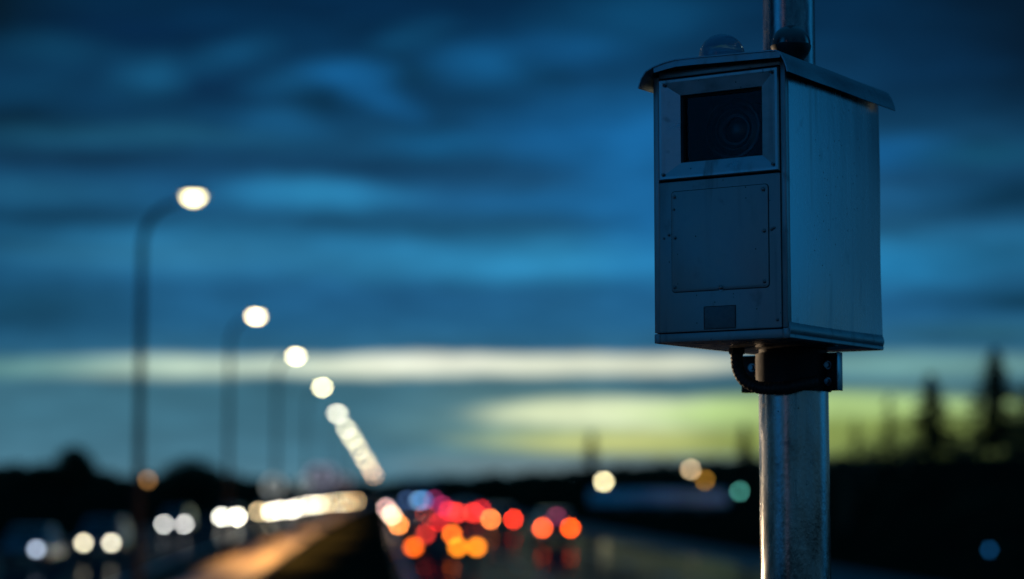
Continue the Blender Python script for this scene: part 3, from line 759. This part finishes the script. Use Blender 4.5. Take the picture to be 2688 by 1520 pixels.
    if facing < 0:
        tl = fl.get('t', ((1.2, 1.15, 1.0), (1.2, 1.15, 1.0)))
        for sx, t_ in zip((1, -1), tl): lampm('headlight', sx * hx, hz, hw, hh, t_, True)     # +x local is the picture's left for oncoming cars
        for sx in (-1, 1): lampm('tail_light', sx * (W_ / 2 - .2), .85, .2, .16, None, False)
        if fl.get('fog'):
            for sx, t_ in zip((1, -1), fl['fog']): lampm('fog_light', sx * hx, .36, .16, .12, t_, True)
    else:
        tl = fl.get('t', ((1.2, .1, .01), (1.2, .1, .01)))
        for sx, t_ in zip((-1, 1), tl): lampm('tail_light', sx * hx, hz, hw, hh, t_, False)
        for sx in (-1, 1): lampm('headlight', sx * (W_ / 2 - .25), .65, .25, .15, None, True)
    if high:
        hzz, t_ = high; lampm('brake_light', 0, hzz, .34, .10, t_, False)
    return o
def by_px(px, py, z):
    q = at_z(px, py, z); return Vector((q.x, q.y, 0))
G_on = 'oncoming cars with headlights on'
G_out = 'cars driving away with tail lights on'
Wt = (1.25, 1.2, 1.05)
onc = [
    (60, 1442, .66, .50, ((None), (.30, .36, .46)), 'sedan', (.05, .06, .09), 'oncoming dark car at the far left edge showing one dim bluish headlight'),
    (256, 1425, .66, .575, ((.80, .72, .50), (.80, .74, .55)), 'suv', (.05, .07, .10), 'oncoming dark car with two yellowish headlights, near the far left'),
    (457, 1376, .64, .66, ((.50, .50, .47), (.54, .53, .50)), 'suv', (.06, .08, .11), 'oncoming dark car with two pale grey headlights, right of the tallest lamp post'),
    (602, 1357, .64, .62, ((.90, .88, .76), (1.3, 1.22, .98)), 'sedan', (.06, .07, .08), 'oncoming car with two touching white headlights, left of the bright cluster'),
    (695, 1343, .64, .62, ((.40, .30, .16), (.95, .85, .62)), 'sedan', (.1, .1, .1), 'oncoming car at the left end of the bright headlight cluster'),
    (752, 1338, .64, .62, ((.75, .7, .56), (.80, .74, .6)), 'suv', (.2, .2, .2), 'oncoming car second from the left in the bright cluster'),
    (790, 1331, .64, .62, ((.65, .6, .48), (.55, .5, .38)), 'sedan', (.05, .05, .06), 'oncoming car in the middle of the bright headlight cluster'),
    (826, 1325, .64, .62, ((.60, .54, .40), (.62, .55, .38)), 'sedan', (.2, .2, .22), 'oncoming car right of the middle of the bright cluster'),
    (851, 1322, .64, .62, ((.30, .24, .15), (.34, .26, .15)), 'sedan', (.1, .02, .02), 'oncoming car at the right end of the bright cluster'),
    (896, 1319, .64, .62, ((.85, .72, .42), (.42, .34, .19)), 'suv', (.1, .1, .1), 'oncoming car with creamy lights between cluster and median'),
    (927, 1316, .64, .62, ((.28, .18, .08), (.15, .10, .05)), 'sedan', (.1, .1, .1), 'farthest oncoming car with dim amber lights beside the median'),
]
for i, (px, py, hz, hx, t_, sty, colr, lb) in enumerate(onc):
    p = by_px(px, py, hz); far = p.length > 170
    t_ = tuple(v and tuple(c * (1.3 if far else 1.0) for c in v) for v in t_)
    L_ = {'x': hx, 'z': hz, 't': t_, 'w': .40 if far else .24, 'h': .32 if far else .20}
    car('car', p, -1, colr, 4.4, 1.76, 1.66 if sty == 'suv' else 1.46, sty, L_, lb, G_on)
pn = R(26, -10.2)  # unseen car added so its warm beams reach the post and cabinet underside
nc_ = car('car', pn, -1, (.05, .05, .06), 4.4, 1.76, 1.46, 'sedan', {'x': .62, 'z': .64, 't': ((2, 1.8, 1.4), (2, 1.8, 1.4)), 'w': .24, 'h': .2}, 'added oncoming car, unseen outside the left edge, its beams lighting the post', G_on)
for sx in (1, -1):
    sd = bpy.data.lights.new('added_car_beam', 'SPOT'); sd.energy = 4500; sd.color = (1, .70, .42); sd.spot_size = math.radians(100); sd.spot_blend = .5; sd.shadow_soft_size = .08
    s_ = bpy.data.objects.new('added_car_beam', sd); COL.objects.link(s_); s_.parent = nc_; s_.location = (sx * .62, .12, .66)
    s_.rotation_euler = (math.radians(96), 0, 0)
out_ = [  # px centre, py, lamp z, half spacing, targets, style, label, high brake
    (1152, 1402, .80, .62, ((.45, .02, .012), (1.0, .16, .01)), 'suv', (.04, .04, .05), 'dark car towing the low trailer, red light high in its rear window', (1.36, (.55, .015, .012))),
    (1080, 1377, .80, .76, ((1.2, .33, .06), (.8, .04, .02)), 'sedan', (.06, .06, .08), 'car driving away behind the trailer car with an orange left tail light', None),
    (1049, 1352, .80, .66, ((.85, .62, .42), (.6, .04, .02)), 'sedan', (.1, .1, .1), 'car driving away beside the median with a whitish left lamp', None),
    (1030, 1334, .80, .66, ((.50, .30, .28), (.45, .10, .09)), 'sedan', (.1, .1, .12), 'car driving away at the left end of the red lights, pinkish lamps', None),
    (1222, 1346, .80, .72, ((.80, .035, .02), (.75, .03, .018)), 'suv', (.2, .2, .2), 'car driving away in the middle lanes with merged bright red lights', None),
    (1196, 1341, .80, .68, ((.45, .012, .012), (.75, .06, .015)), 'sedan', (.1, .1, .1), 'car driving away left of the merged red lights', None),
    (1247, 1338, .80, .66, ((.45, .10, .012), (.38, .008, .012)), 'sedan', (.1, .1, .1), 'car driving away with a dim crimson right tail light behind the red pair', None),
    (1318, 1363, .80, .80, ((1.15, .25, .05), (.85, .035, .01)), 'suv', (.04, .05, .08), 'dark car driving away with salmon left and red right tail light', None),
    (1461, 1386, .80, .76, ((1.3, .13, .02), (1.4, .12, .004)), 'suv', (.07, .09, .13), 'rightmost car driving away with two orange-red tail lights', (1.42, (.12, .015, .04))),
    (1148, 1328, .80, .66, ((.22, .012, .06), (.16, .008, .04)), 'sedan', (.1, .1, .1), 'far car driving away with dim magenta tail lights', None),
]
for i, (px, py, hz, hx, t_, sty, colr, lb, hi) in enumerate(out_):
    p = by_px(px, py, hz); far = p.length > 170
    t_ = tuple(tuple(c * 1.2 for c in v) for v in t_)
    L_ = {'x': hx, 'z': hz, 't': t_, 'w': .38 if far else .24, 'h': .32 if far else .24}
    car('car', p, 1, colr, 4.4, 1.82, 1.68 if sty == 'suv' else 1.46, sty, L_, lb, G_out, hi)

# low flatbed trailer behind the first car
def trailer():
    p = by_px(1168, 1436, .80)
    o = empty('trailer', p, -RA); tag(o, 'low flatbed trailer with orange tail lights, nearest vehicle on the right carriageway', 'trailer')
    mt = mat('trailer_frame', (.05, .05, .055), .5, .3); w = 1.22
    k = MB(); k.box(-w, .03, .62, w, 5.2, .74); k.build('deck', noisy(mat('trailer_deck', (.08, .06, .04), .7), (.05, .04, .03), (.1, .08, .06), (3, 3, 3), 5), o, bevel=.01)
    k = MB(); k.box(-w, .0, .52, w, .10, .92); k.build('tailboard', mt, o, bevel=.01)
    for sx in (-1, 1):
        k = MB(); k.box(sx * w - .03, .1, .742, sx * w + .03, 5.2, .92); k.build('side_board', mt, o, bevel=.008)
        for yy in (1.9, 2.8):
            T = Matrix.Translation((sx * (w - .16), yy, .31)) @ Matrix.Rotation(math.pi / 2, 4, 'Y')
            k = MB(); k.lathe([(.19, -.1), (.29, -.1), (.31, -.07), (.31, .07), (.29, .1), (.19, .1)], 20, T); wh = k.build('wheel', M_tyre, o, smooth=True)
            k = MB(); k.lathe([(.0005, .02 * sx), (.17, .05 * sx), (.195, .1 * sx)], 16, T); k.build('rim', M_rim, wh, smooth=True)
        k = MB(); k.tube([(sx * .7, 5.2, .6), (0, 6.8, .5)], .04, 8); k.build('drawbar', mt, o, smooth=True)
    k = MB(); k.box(-.26, -.014, .60, .26, -.002, .71); k.build('number_plate', M_numpl, o)
    dist = p.length
    for px_, t_ in ((-1.14, (1.3, .17, .003)), (.47, (1.3, .33, .006)), (1.15, (1.35, .34, .006))):
        T = Matrix.Translation((px_, -.01, .80)) @ Matrix.Rotation(math.pi / 2, 4, 'X') @ Matrix.Diagonal((.14, .12, 1, 1))
        k = MB(); k.lathe([(.0005, .03), (.6, .026), (.92, .012), (1, -.01)], 18, T)
        k.build('tail_light', emis('lit_tail_light', lamp_rad(t_, .28, .24, dist)), o, smooth=True)
trailer()

# lorries: one going away with bluish marker lamps, one oncoming
def lorry(pos, facing, lamps_, label, col, group=None):
    o = empty('lorry', pos, -RA if facing > 0 else -RA + math.pi); tag(o, label, 'lorry', group)
    s = 1 if facing > 0 else -1
    yy = (lambda y: y) if facing > 0 else (lambda y: y - 9.2)
    cargo = (yy(0), yy(6.6)); cab_ = (yy(7.0), yy(9.2))
    k = MB(); k.box(-1.22, cargo[0], 1.1, 1.22, cargo[1], 3.7); k.build('cargo_box', paint(col), o, bevel=.04)
    k = MB(); k.prism([(yy(7.0), .6), (yy(9.2), .6), (yy(9.2), 1.6), (yy(8.95), 2.75), (yy(8.4), 2.95), (yy(7.0), 2.95)], -1.15, 1.15, Matrix(((0, 1, 0, 0), (1, 0, 0, 0), (0, 0, 1, 0), (0, 0, 0, 1))))
    k.build('cab', paint(col), o, bevel=.05)
    k = MB(); k.add([(-1.0, yy(9.21) + .01, 1.7), (1.0, yy(9.21) + .01, 1.7), (.95, yy(8.97) + .02, 2.7), (-.95, yy(8.97) + .02, 2.7)], [(0, 1, 2, 3)]); k.build('windscreen', M_cglass, o)
    k = MB(); k.box(-.45, yy(.2), .75, .45, yy(9.0), 1.09); k.build('chassis', M_trim, o)
    for y in (1.4, 2.6, 8.1):
        for sx in (-1, 1):
            T = Matrix.Translation((sx * 1.05, yy(y), .5)) @ Matrix.Rotation(math.pi / 2, 4, 'Y')
            k = MB(); k.lathe([(.3, -.14), (.47, -.14), (.5, -.1), (.5, .1), (.47, .14), (.3, .14)], 20, T); wh = k.build('wheel', M_tyre, o, smooth=True)
            k = MB(); k.lathe([(.0005, .02 * sx), (.25, .06 * sx), (.31, .14 * sx)], 14, T); k.build('rim', M_rim, wh, smooth=True)
    for nm, x, z, w, hgt, t_, front in lamps_:
        y_ = yy(9.2) + .03 if front else yy(0) - .03
        T = Matrix.Translation((x, y_, z)) @ Matrix.Rotation((-1 if front else 1) * math.pi / 2, 4, 'X') @ Matrix.Diagonal((w / 2, hgt / 2, 1, 1))
        k = MB(); k.lathe([(.0005, .03), (.6, .026), (1, -.03)], 18, T)
        k.build(nm, emis('lit_' + nm, lamp_rad(t_, w, hgt, Vector(pos).length)), o, smooth=True)
lorry(by_px(1104, 1354, .9), 1, [('tail_light', -.25, .95, .3, .25, (.8, .32, .26), False), ('tail_light', .35, .95, .3, .25, (.5, .05, .02), False),
      ('marker_light', -.15, 2.05, .3, .22, (.08, .17, .28), False), ('marker_light', .25, 2.1, .3, .22, (.005, .07, .20), False), ('marker_light', -1.0, 2.1, .3, .2, (.015, .035, .09), False), ('marker_light', 1.0, 2.1, .3, .2, (.12, .008, .04), False)],
      'dark lorry driving away with blue marker lights above its rear lamps', (.03, .04, .06))

# ------------------------------------------------------------------ small lights and signs
M_sign = mat('sign_face', (.35, .35, .36), .35); M_signd = mat('sign_dark', (.03, .03, .035), .5)
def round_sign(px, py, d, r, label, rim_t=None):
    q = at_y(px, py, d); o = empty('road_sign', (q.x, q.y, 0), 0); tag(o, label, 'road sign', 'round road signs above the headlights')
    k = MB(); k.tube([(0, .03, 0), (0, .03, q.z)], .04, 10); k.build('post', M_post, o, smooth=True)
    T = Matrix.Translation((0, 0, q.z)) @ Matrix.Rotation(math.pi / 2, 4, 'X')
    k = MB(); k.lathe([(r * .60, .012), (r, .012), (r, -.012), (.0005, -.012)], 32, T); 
    k.build('rim', emis('sign_rim_glow', tuple(rim_t)) if rim_t else M_sign, o)  # rim glows by emission, standing in for light reflected off the sign
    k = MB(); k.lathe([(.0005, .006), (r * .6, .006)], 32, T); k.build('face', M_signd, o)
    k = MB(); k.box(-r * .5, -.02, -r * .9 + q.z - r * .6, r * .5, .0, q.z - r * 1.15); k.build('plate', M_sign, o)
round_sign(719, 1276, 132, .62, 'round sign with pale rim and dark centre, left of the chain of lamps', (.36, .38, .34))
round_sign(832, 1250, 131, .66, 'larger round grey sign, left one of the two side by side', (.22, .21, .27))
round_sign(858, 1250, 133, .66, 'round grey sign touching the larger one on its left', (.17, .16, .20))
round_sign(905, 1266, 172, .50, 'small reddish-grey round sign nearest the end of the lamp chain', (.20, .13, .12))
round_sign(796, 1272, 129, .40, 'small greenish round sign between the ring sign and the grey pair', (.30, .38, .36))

def small_lamp(px, py, d, tgt, label, cat='street lamp', name='lamp_post', r=.22, hood=True, group='distant lamp posts'):
    q = at_y(px, py, d); o = empty(name, (q.x, q.y, 0), 0); tag(o, label, cat, group)
    k = MB(); k.tube([(0, .12, 0), (0, .12, q.z + .3)], [.07, .05], 10); k.build('post', M_post, o, smooth=True)
    k = MB(); k.lathe([(.0005, r * .9), (r * .7, r * .8), (r * 1.25, r * .45), (r * 1.3, r * .35)], 18, Matrix.Translation((0, 0, q.z + .1))); k.build('shade', M_shell, o, smooth=True)
    k = MB(); k.lathe([(max(r * math.cos(a), .0005), r * math.sin(a)) for a in [-math.pi / 2 + math.pi * i / 10 for i in range(11)]], 18, Matrix.Translation((0, -.05, q.z)))
    k.build('globe', emis('lit_globe', lamp_rad(tgt, 2 * r, 2 * r, d)), o, smooth=True)
    return o
small_lamp(1585, 1264, 230, (1.15, 1.0, .55), 'bright yellow lamp standing alone between the cars and the cabinet post', r=.28)
small_lamp(1813, 1232, 300, (.50, .36, .20), 'cream lamp, upper left of the close pair beside the cabinet post', r=.32)
small_lamp(1850, 1260, 300, (.20, .095, .008), 'dull amber lamp, lower right of the close pair beside the cabinet post', r=.32)
small_lamp(388, 1259, 230, (.16, .075, .02), 'dull brown-orange lamp beside the foot of the tallest street lamp post', r=.26)
# traffic signal and blue marker
q = at_y(1942, 1290, 240)
o = empty('traffic_light', (q.x, q.y, 0)); tag(o, 'traffic light showing teal green just left of the cabinet post', 'traffic light')
k = MB(); k.tube([(0, .2, 0), (0, .2, q.z + .9)], .06, 10); k.build('post', M_post, o, smooth=True)
k = MB(); k.box(-.2, -.02, q.z - .32, .2, .2, q.z + .85); k.build('housing', M_black, o, bevel=.03)
for dz, m_ in ((0, emis('lit_green', lamp_rad((.035, .16, .13), .36, .36, 240))), (.3, M_unlit), (.6, M_unlit)):
    T = Matrix.Translation((0, -.03, q.z + dz)) @ Matrix.Rotation(math.pi / 2, 4, 'X')
    k = MB(); k.lathe([(.0005, .03), (.1, .025), (.14 if dz else .18, 0)], 18, T); k.build('signal_lens', m_, o, smooth=True)
q = at_y(2597, 1443, 66)
o = empty('marker_post', (q.x, q.y, ground_z(q.x, q.y))); tag(o, 'short roadside marker post with a dim blue light, low at the right edge', 'marker post')
zq = q.z - o.location.z
k = MB(); k.box(-.05, 0, 0, .05, .04, zq + .15); k.build('post', M_sign if 0 else M_post, o, bevel=.01)
T = Matrix.Translation((0, -.012, zq)) @ Matrix.Rotation(math.pi / 2, 4, 'X')
k = MB(); k.lathe([(.0005, .02), (.05, .016), (.07, 0)], 18, T); k.build('blue_lamp', emis('lit_blue', lamp_rad((.002, .022, .06), .14, .14, 66)), o, smooth=True)

# ------------------------------------------------------------------ trees
M_leaf = noisy(mat('foliage', (.04, .05, .025), .8, 0, .2), (.025, .035, .018), (.06, .07, .03), (1.5, 1.5, 1.5), 3)
M_bark = noisy(mat('bark', (.06, .045, .035), .85, 0, .2), (.04, .03, .025), (.08, .065, .05), (5, 5, 1), 4)
rnd = random.Random(11)
def quad(mb, c, u, w): mb.add([c - u - w * .3, c + u * .2 - w, c + u + w * .3, c - u * .2 + w], [(0, 1, 2, 3)])
def conifer(pos, h, r, label, dens=1.0, bare=.12, group='conifers on the bank and horizon', lean=0):
    o = empty('conifer_tree', pos); tag(o, label, 'tree', group)
    k = MB(); k.tube([(0, 0, -.3), (lean * h * .5, 0, h * .5), (lean * h, 0, h)], [h * .016 + .05, h * .010 + .03, .015], 8); k.build('trunk', M_bark, o, smooth=True)
    c = MB(); nb = int(78 * dens)
    for i in range(nb):
        f = bare + (1 - bare) * (i + rnd.random()) / nb
        z = h * f; prof_ = (1 - f) ** .85 * (.55 + .45 * min(1, (f - bare) * 6 + .3))
        ln_ = r * prof_ * rnd.uniform(.55, 1.15) + .12
        a = rnd.uniform(0, 2 * math.pi); dr_ = Vector((math.cos(a), math.sin(a), -.22 - .15 * (1 - f)))
        c0 = Vector((lean * z, 0, z))
        m = max(5, int(15 * ln_ / r * 1.3))
        for j in range(m):
            t = (j + .5) / m; p = c0 + dr_ * ln_ * t + Vector((rnd.gauss(0, .06), rnd.gauss(0, .06), rnd.gauss(0, .05))) * h * .08
            sz = h * .027 * rnd.uniform(.6, 1.5) * (1.15 - .5 * t)
            u = Vector((rnd.gauss(0, 1), rnd.gauss(0, 1), rnd.gauss(0, .35))).normalized() * sz * 1.6; w = Vector((rnd.gauss(0, 1), rnd.gauss(0, 1), rnd.gauss(0, .6))).normalized() * sz
            quad(c, p, u, w)
    c.build('crown', M_leaf, o); return o
def broadleaf(pos, h, rx, rz, label, n=2600, group='round trees on the horizon', name='broadleaf_tree', leaf=.10, trunk=.3):
    o = empty(name, pos); tag(o, label, 'tree', group)
    k = MB(); k.tube([(0, 0, -.3), (0, 0, h * .55)], [h * .03, h * .015], 8)
    for i in range(6):
        a = i * 1.05; k.tube([(0, 0, h * (.25 + .04 * i)), (rx * .5 * math.cos(a), rx * .5 * math.sin(a), h * (.55 + .05 * i))], [h * .012, h * .004], 6)
    k.build('trunk', M_bark, o, smooth=True)
    c = MB(); lobes = [(rnd.gauss(0, .38) * rx, rnd.gauss(0, .38) * rx, h - rz + rnd.uniform(-.5, .35) * rz, rnd.uniform(.4, .65)) for _ in range(9)] + [(0, 0, h - rz, .95)]
    for i in range(n):
        lx, ly, lz, s = lobes[rnd.randrange(len(lobes))]
        v = Vector((rnd.gauss(0, 1), rnd.gauss(0, 1), rnd.gauss(0, 1))).normalized() * rnd.random() ** .35
        p = Vector((lx + v.x * rx * s, ly + v.y * rx * s, lz + v.z * rz * s))
        if p.z > h: p.z = h - rnd.random() * .2
        sz = h * leaf * .35 * rnd.uniform(.5, 1.4)
        u = Vector((rnd.gauss(0, 1), rnd.gauss(0, 1), rnd.gauss(0, 1))).normalized() * sz; w = Vector((rnd.gauss(0, 1), rnd.gauss(0, 1), rnd.gauss(0, 1))).normalized() * sz
        quad(c, p, u, w)
    c.build('crown', M_leaf, o); return o
def tree_at(px, ytop, d, base_y=None):
    q = at_y(px, ytop, d); z0 = ground_z(q.x, q.y); return Vector((q.x, q.y, z0)), q.z - z0
for px, yt, d, r_, lb, dn in [
    (2610, 918, 108, 3.7, 'tallest conifer at the right edge, dark against the sky', 2.6),
    (2442, 985, 112, 2.8, 'narrow dark conifer second from the right edge', 2.4),
    (2332, 1040, 116, 1.3, 'slender sparse conifer between the narrow one and the cabinet post', .55),
    (2246, 1095, 118, .9, 'small sparse conifer just right of the cabinet post', .4),
    (2700, 1000, 104, 2.8, 'conifer cut by the right edge, behind the tallest', 1.2)]:
    p, h_ = tree_at(px, yt, d); conifer(p, h_, r_, lb, dn)
for px, yt, d, r_, lb, dn in [(1553, 1140, 420, 3.4, 'thin conifer rising above the yellow lamp', 2), (1955, 1118, 420, 5.0, 'broad conifer just left of the cabinet post', 1.6)]:
    p, h_ = tree_at(px, yt, d); conifer(p, h_, r_, lb, dn)
for px, yt, d, rx, rz, lb in [
    (195, 1166, 330, 3.4, 3.6, 'round dark tree on the horizon left of the tallest lamp post'),
    (130, 1205, 340, 4.5, 2.4, 'low dark tree left of the round one at far left'),
    (500, 1192, 330, 5.6, 4.0, 'wide dark tree on the horizon right of the tallest lamp post')]:
    p, h_ = tree_at(px, yt, d); broadleaf(p, h_, rx, rz, lb, 5200)
# sparse scrub on the bank: see-through brownish twigs
M_twig = noisy(mat('twigs', (.10, .075, .04), .8), (.07, .055, .03), (.13, .10, .05), (4, 4, 4), 3)
for i, (px, yt) in enumerate([(2215, 1160), (2275, 1148), (2300, 1170), (2375, 1140), (2405, 1165), (2500, 1140), (2535, 1165), (2575, 1150), (2650, 1150), (2680, 1140)]):
    p, h_ = tree_at(px, yt, 100 + (i * 7) % 19)
    side_of = 'right of the cabinet post' if px < 2350 else ('between the two tallest conifers' if px < 2560 else 'at the right edge')
    o = empty('shrub', p); tag(o, 'bare thin shrub on the dark bank %s, number of its row told by height' % side_of if 0 else ['low bare shrub touching the cabinet post', 'bare shrub under the small sparse conifer', 'shorter bare shrub right of the small conifer', 'bare shrub left of the narrow dark conifer', 'lower bare shrub against the narrow dark conifer', 'bare shrub right of the narrow dark conifer', 'lower bare shrub left of the tallest conifer', 'bare shrub at the left foot of the tallest conifer', 'bare shrub at the right foot of the tallest conifer', 'bare shrub cut by the right edge'][i], 'shrub', 'bare shrubs on the dark bank')
    k = MB()
    for j in range(16):
        a = rnd.uniform(0, 6.28); r0 = rnd.uniform(0, .25); tip = Vector((math.cos(a) * rnd.uniform(.2, .9), math.sin(a) * rnd.uniform(.2, .9), h_ * rnd.uniform(.7, 1.05)))
        b0 = Vector((math.cos(a) * r0, math.sin(a) * r0, -.1)); k.tube([b0, b0.lerp(tip, .5) + Vector((rnd.gauss(0, .05), rnd.gauss(0, .05), .05)), tip], [.02, .013, .004], 5)
        for q_ in range(14):
            t = rnd.uniform(.3, 1); c_ = b0.lerp(tip, t); e_ = c_ + Vector((rnd.gauss(0, .2), rnd.gauss(0, .2), rnd.uniform(.05, .3))); k.tube([c_, e_], [.008, .003], 4, cap=False)
    k.build('twigs', M_twig, o)

# far woods: one dark mass along the horizon
prof_ = [(-400, 1222), (0, 1226), (110, 1222), (290, 1244), (350, 1258), (420, 1250), (600, 1250), (700, 1264), (850, 1274), (1000, 1272), (1100, 1264), (1300, 1250), (1500, 1238), (1700, 1222), (1900, 1210), (2100, 1205), (2400, 1204), (3000, 1200)]
def ytop(px):
    for (a, b), (c_, d_) in zip(prof_, prof_[1:]):
        if a <= px <= c_: return b + (d_ - b) * (px - a) / (c_ - a)
    return prof_[-1][1]
wd = MB(); DW = 620
cols = [(-400 + 12 * i) for i in range(284)]
# solid understorey with real depth
vs = []; fs = []
for i, px in enumerate(cols):
    yt = ytop(px) + 6 + rnd.uniform(-3, 3)
    for dd in (0, 40):
        q = at_y(px, yt, DW + dd); vs += [(q.x, q.y, 0), (q.x, q.y, q.z)]
for i in range(len(cols) - 1):
    a = 4 * i; b = 4 * (i + 1); fs += [(a, b, b + 1, a + 1), (a + 1, b + 1, b + 3, a + 3), (a + 3, b + 3, b + 2, a + 2)]
wd.add(vs, fs)
for i in range(15000):
    px = rnd.uniform(-400, 2990); yt = ytop(px); tot = 1310 - yt
    bumpy = 7 * math.sin(px * .055) + 5 * math.sin(px * .13 + 2)
    y = yt - bumpy * .5 - 2 + tot * rnd.random() ** 1.8 * .9
    c_ = at_y(px, y, DW - 6 + rnd.uniform(-8, 30)); sz = rnd.uniform(.35, 1.1)
    quad(wd, c_, Vector((rnd.gauss(0, 1), rnd.gauss(0, 1), rnd.gauss(0, 1))).normalized() * sz, Vector((rnd.gauss(0, 1), rnd.gauss(0, 1), rnd.gauss(0, 1))).normalized() * sz)
tag(wd.build('far_woods', M_leaf), 'low dark line of distant woods along the whole horizon', 'woods', kind='stuff')
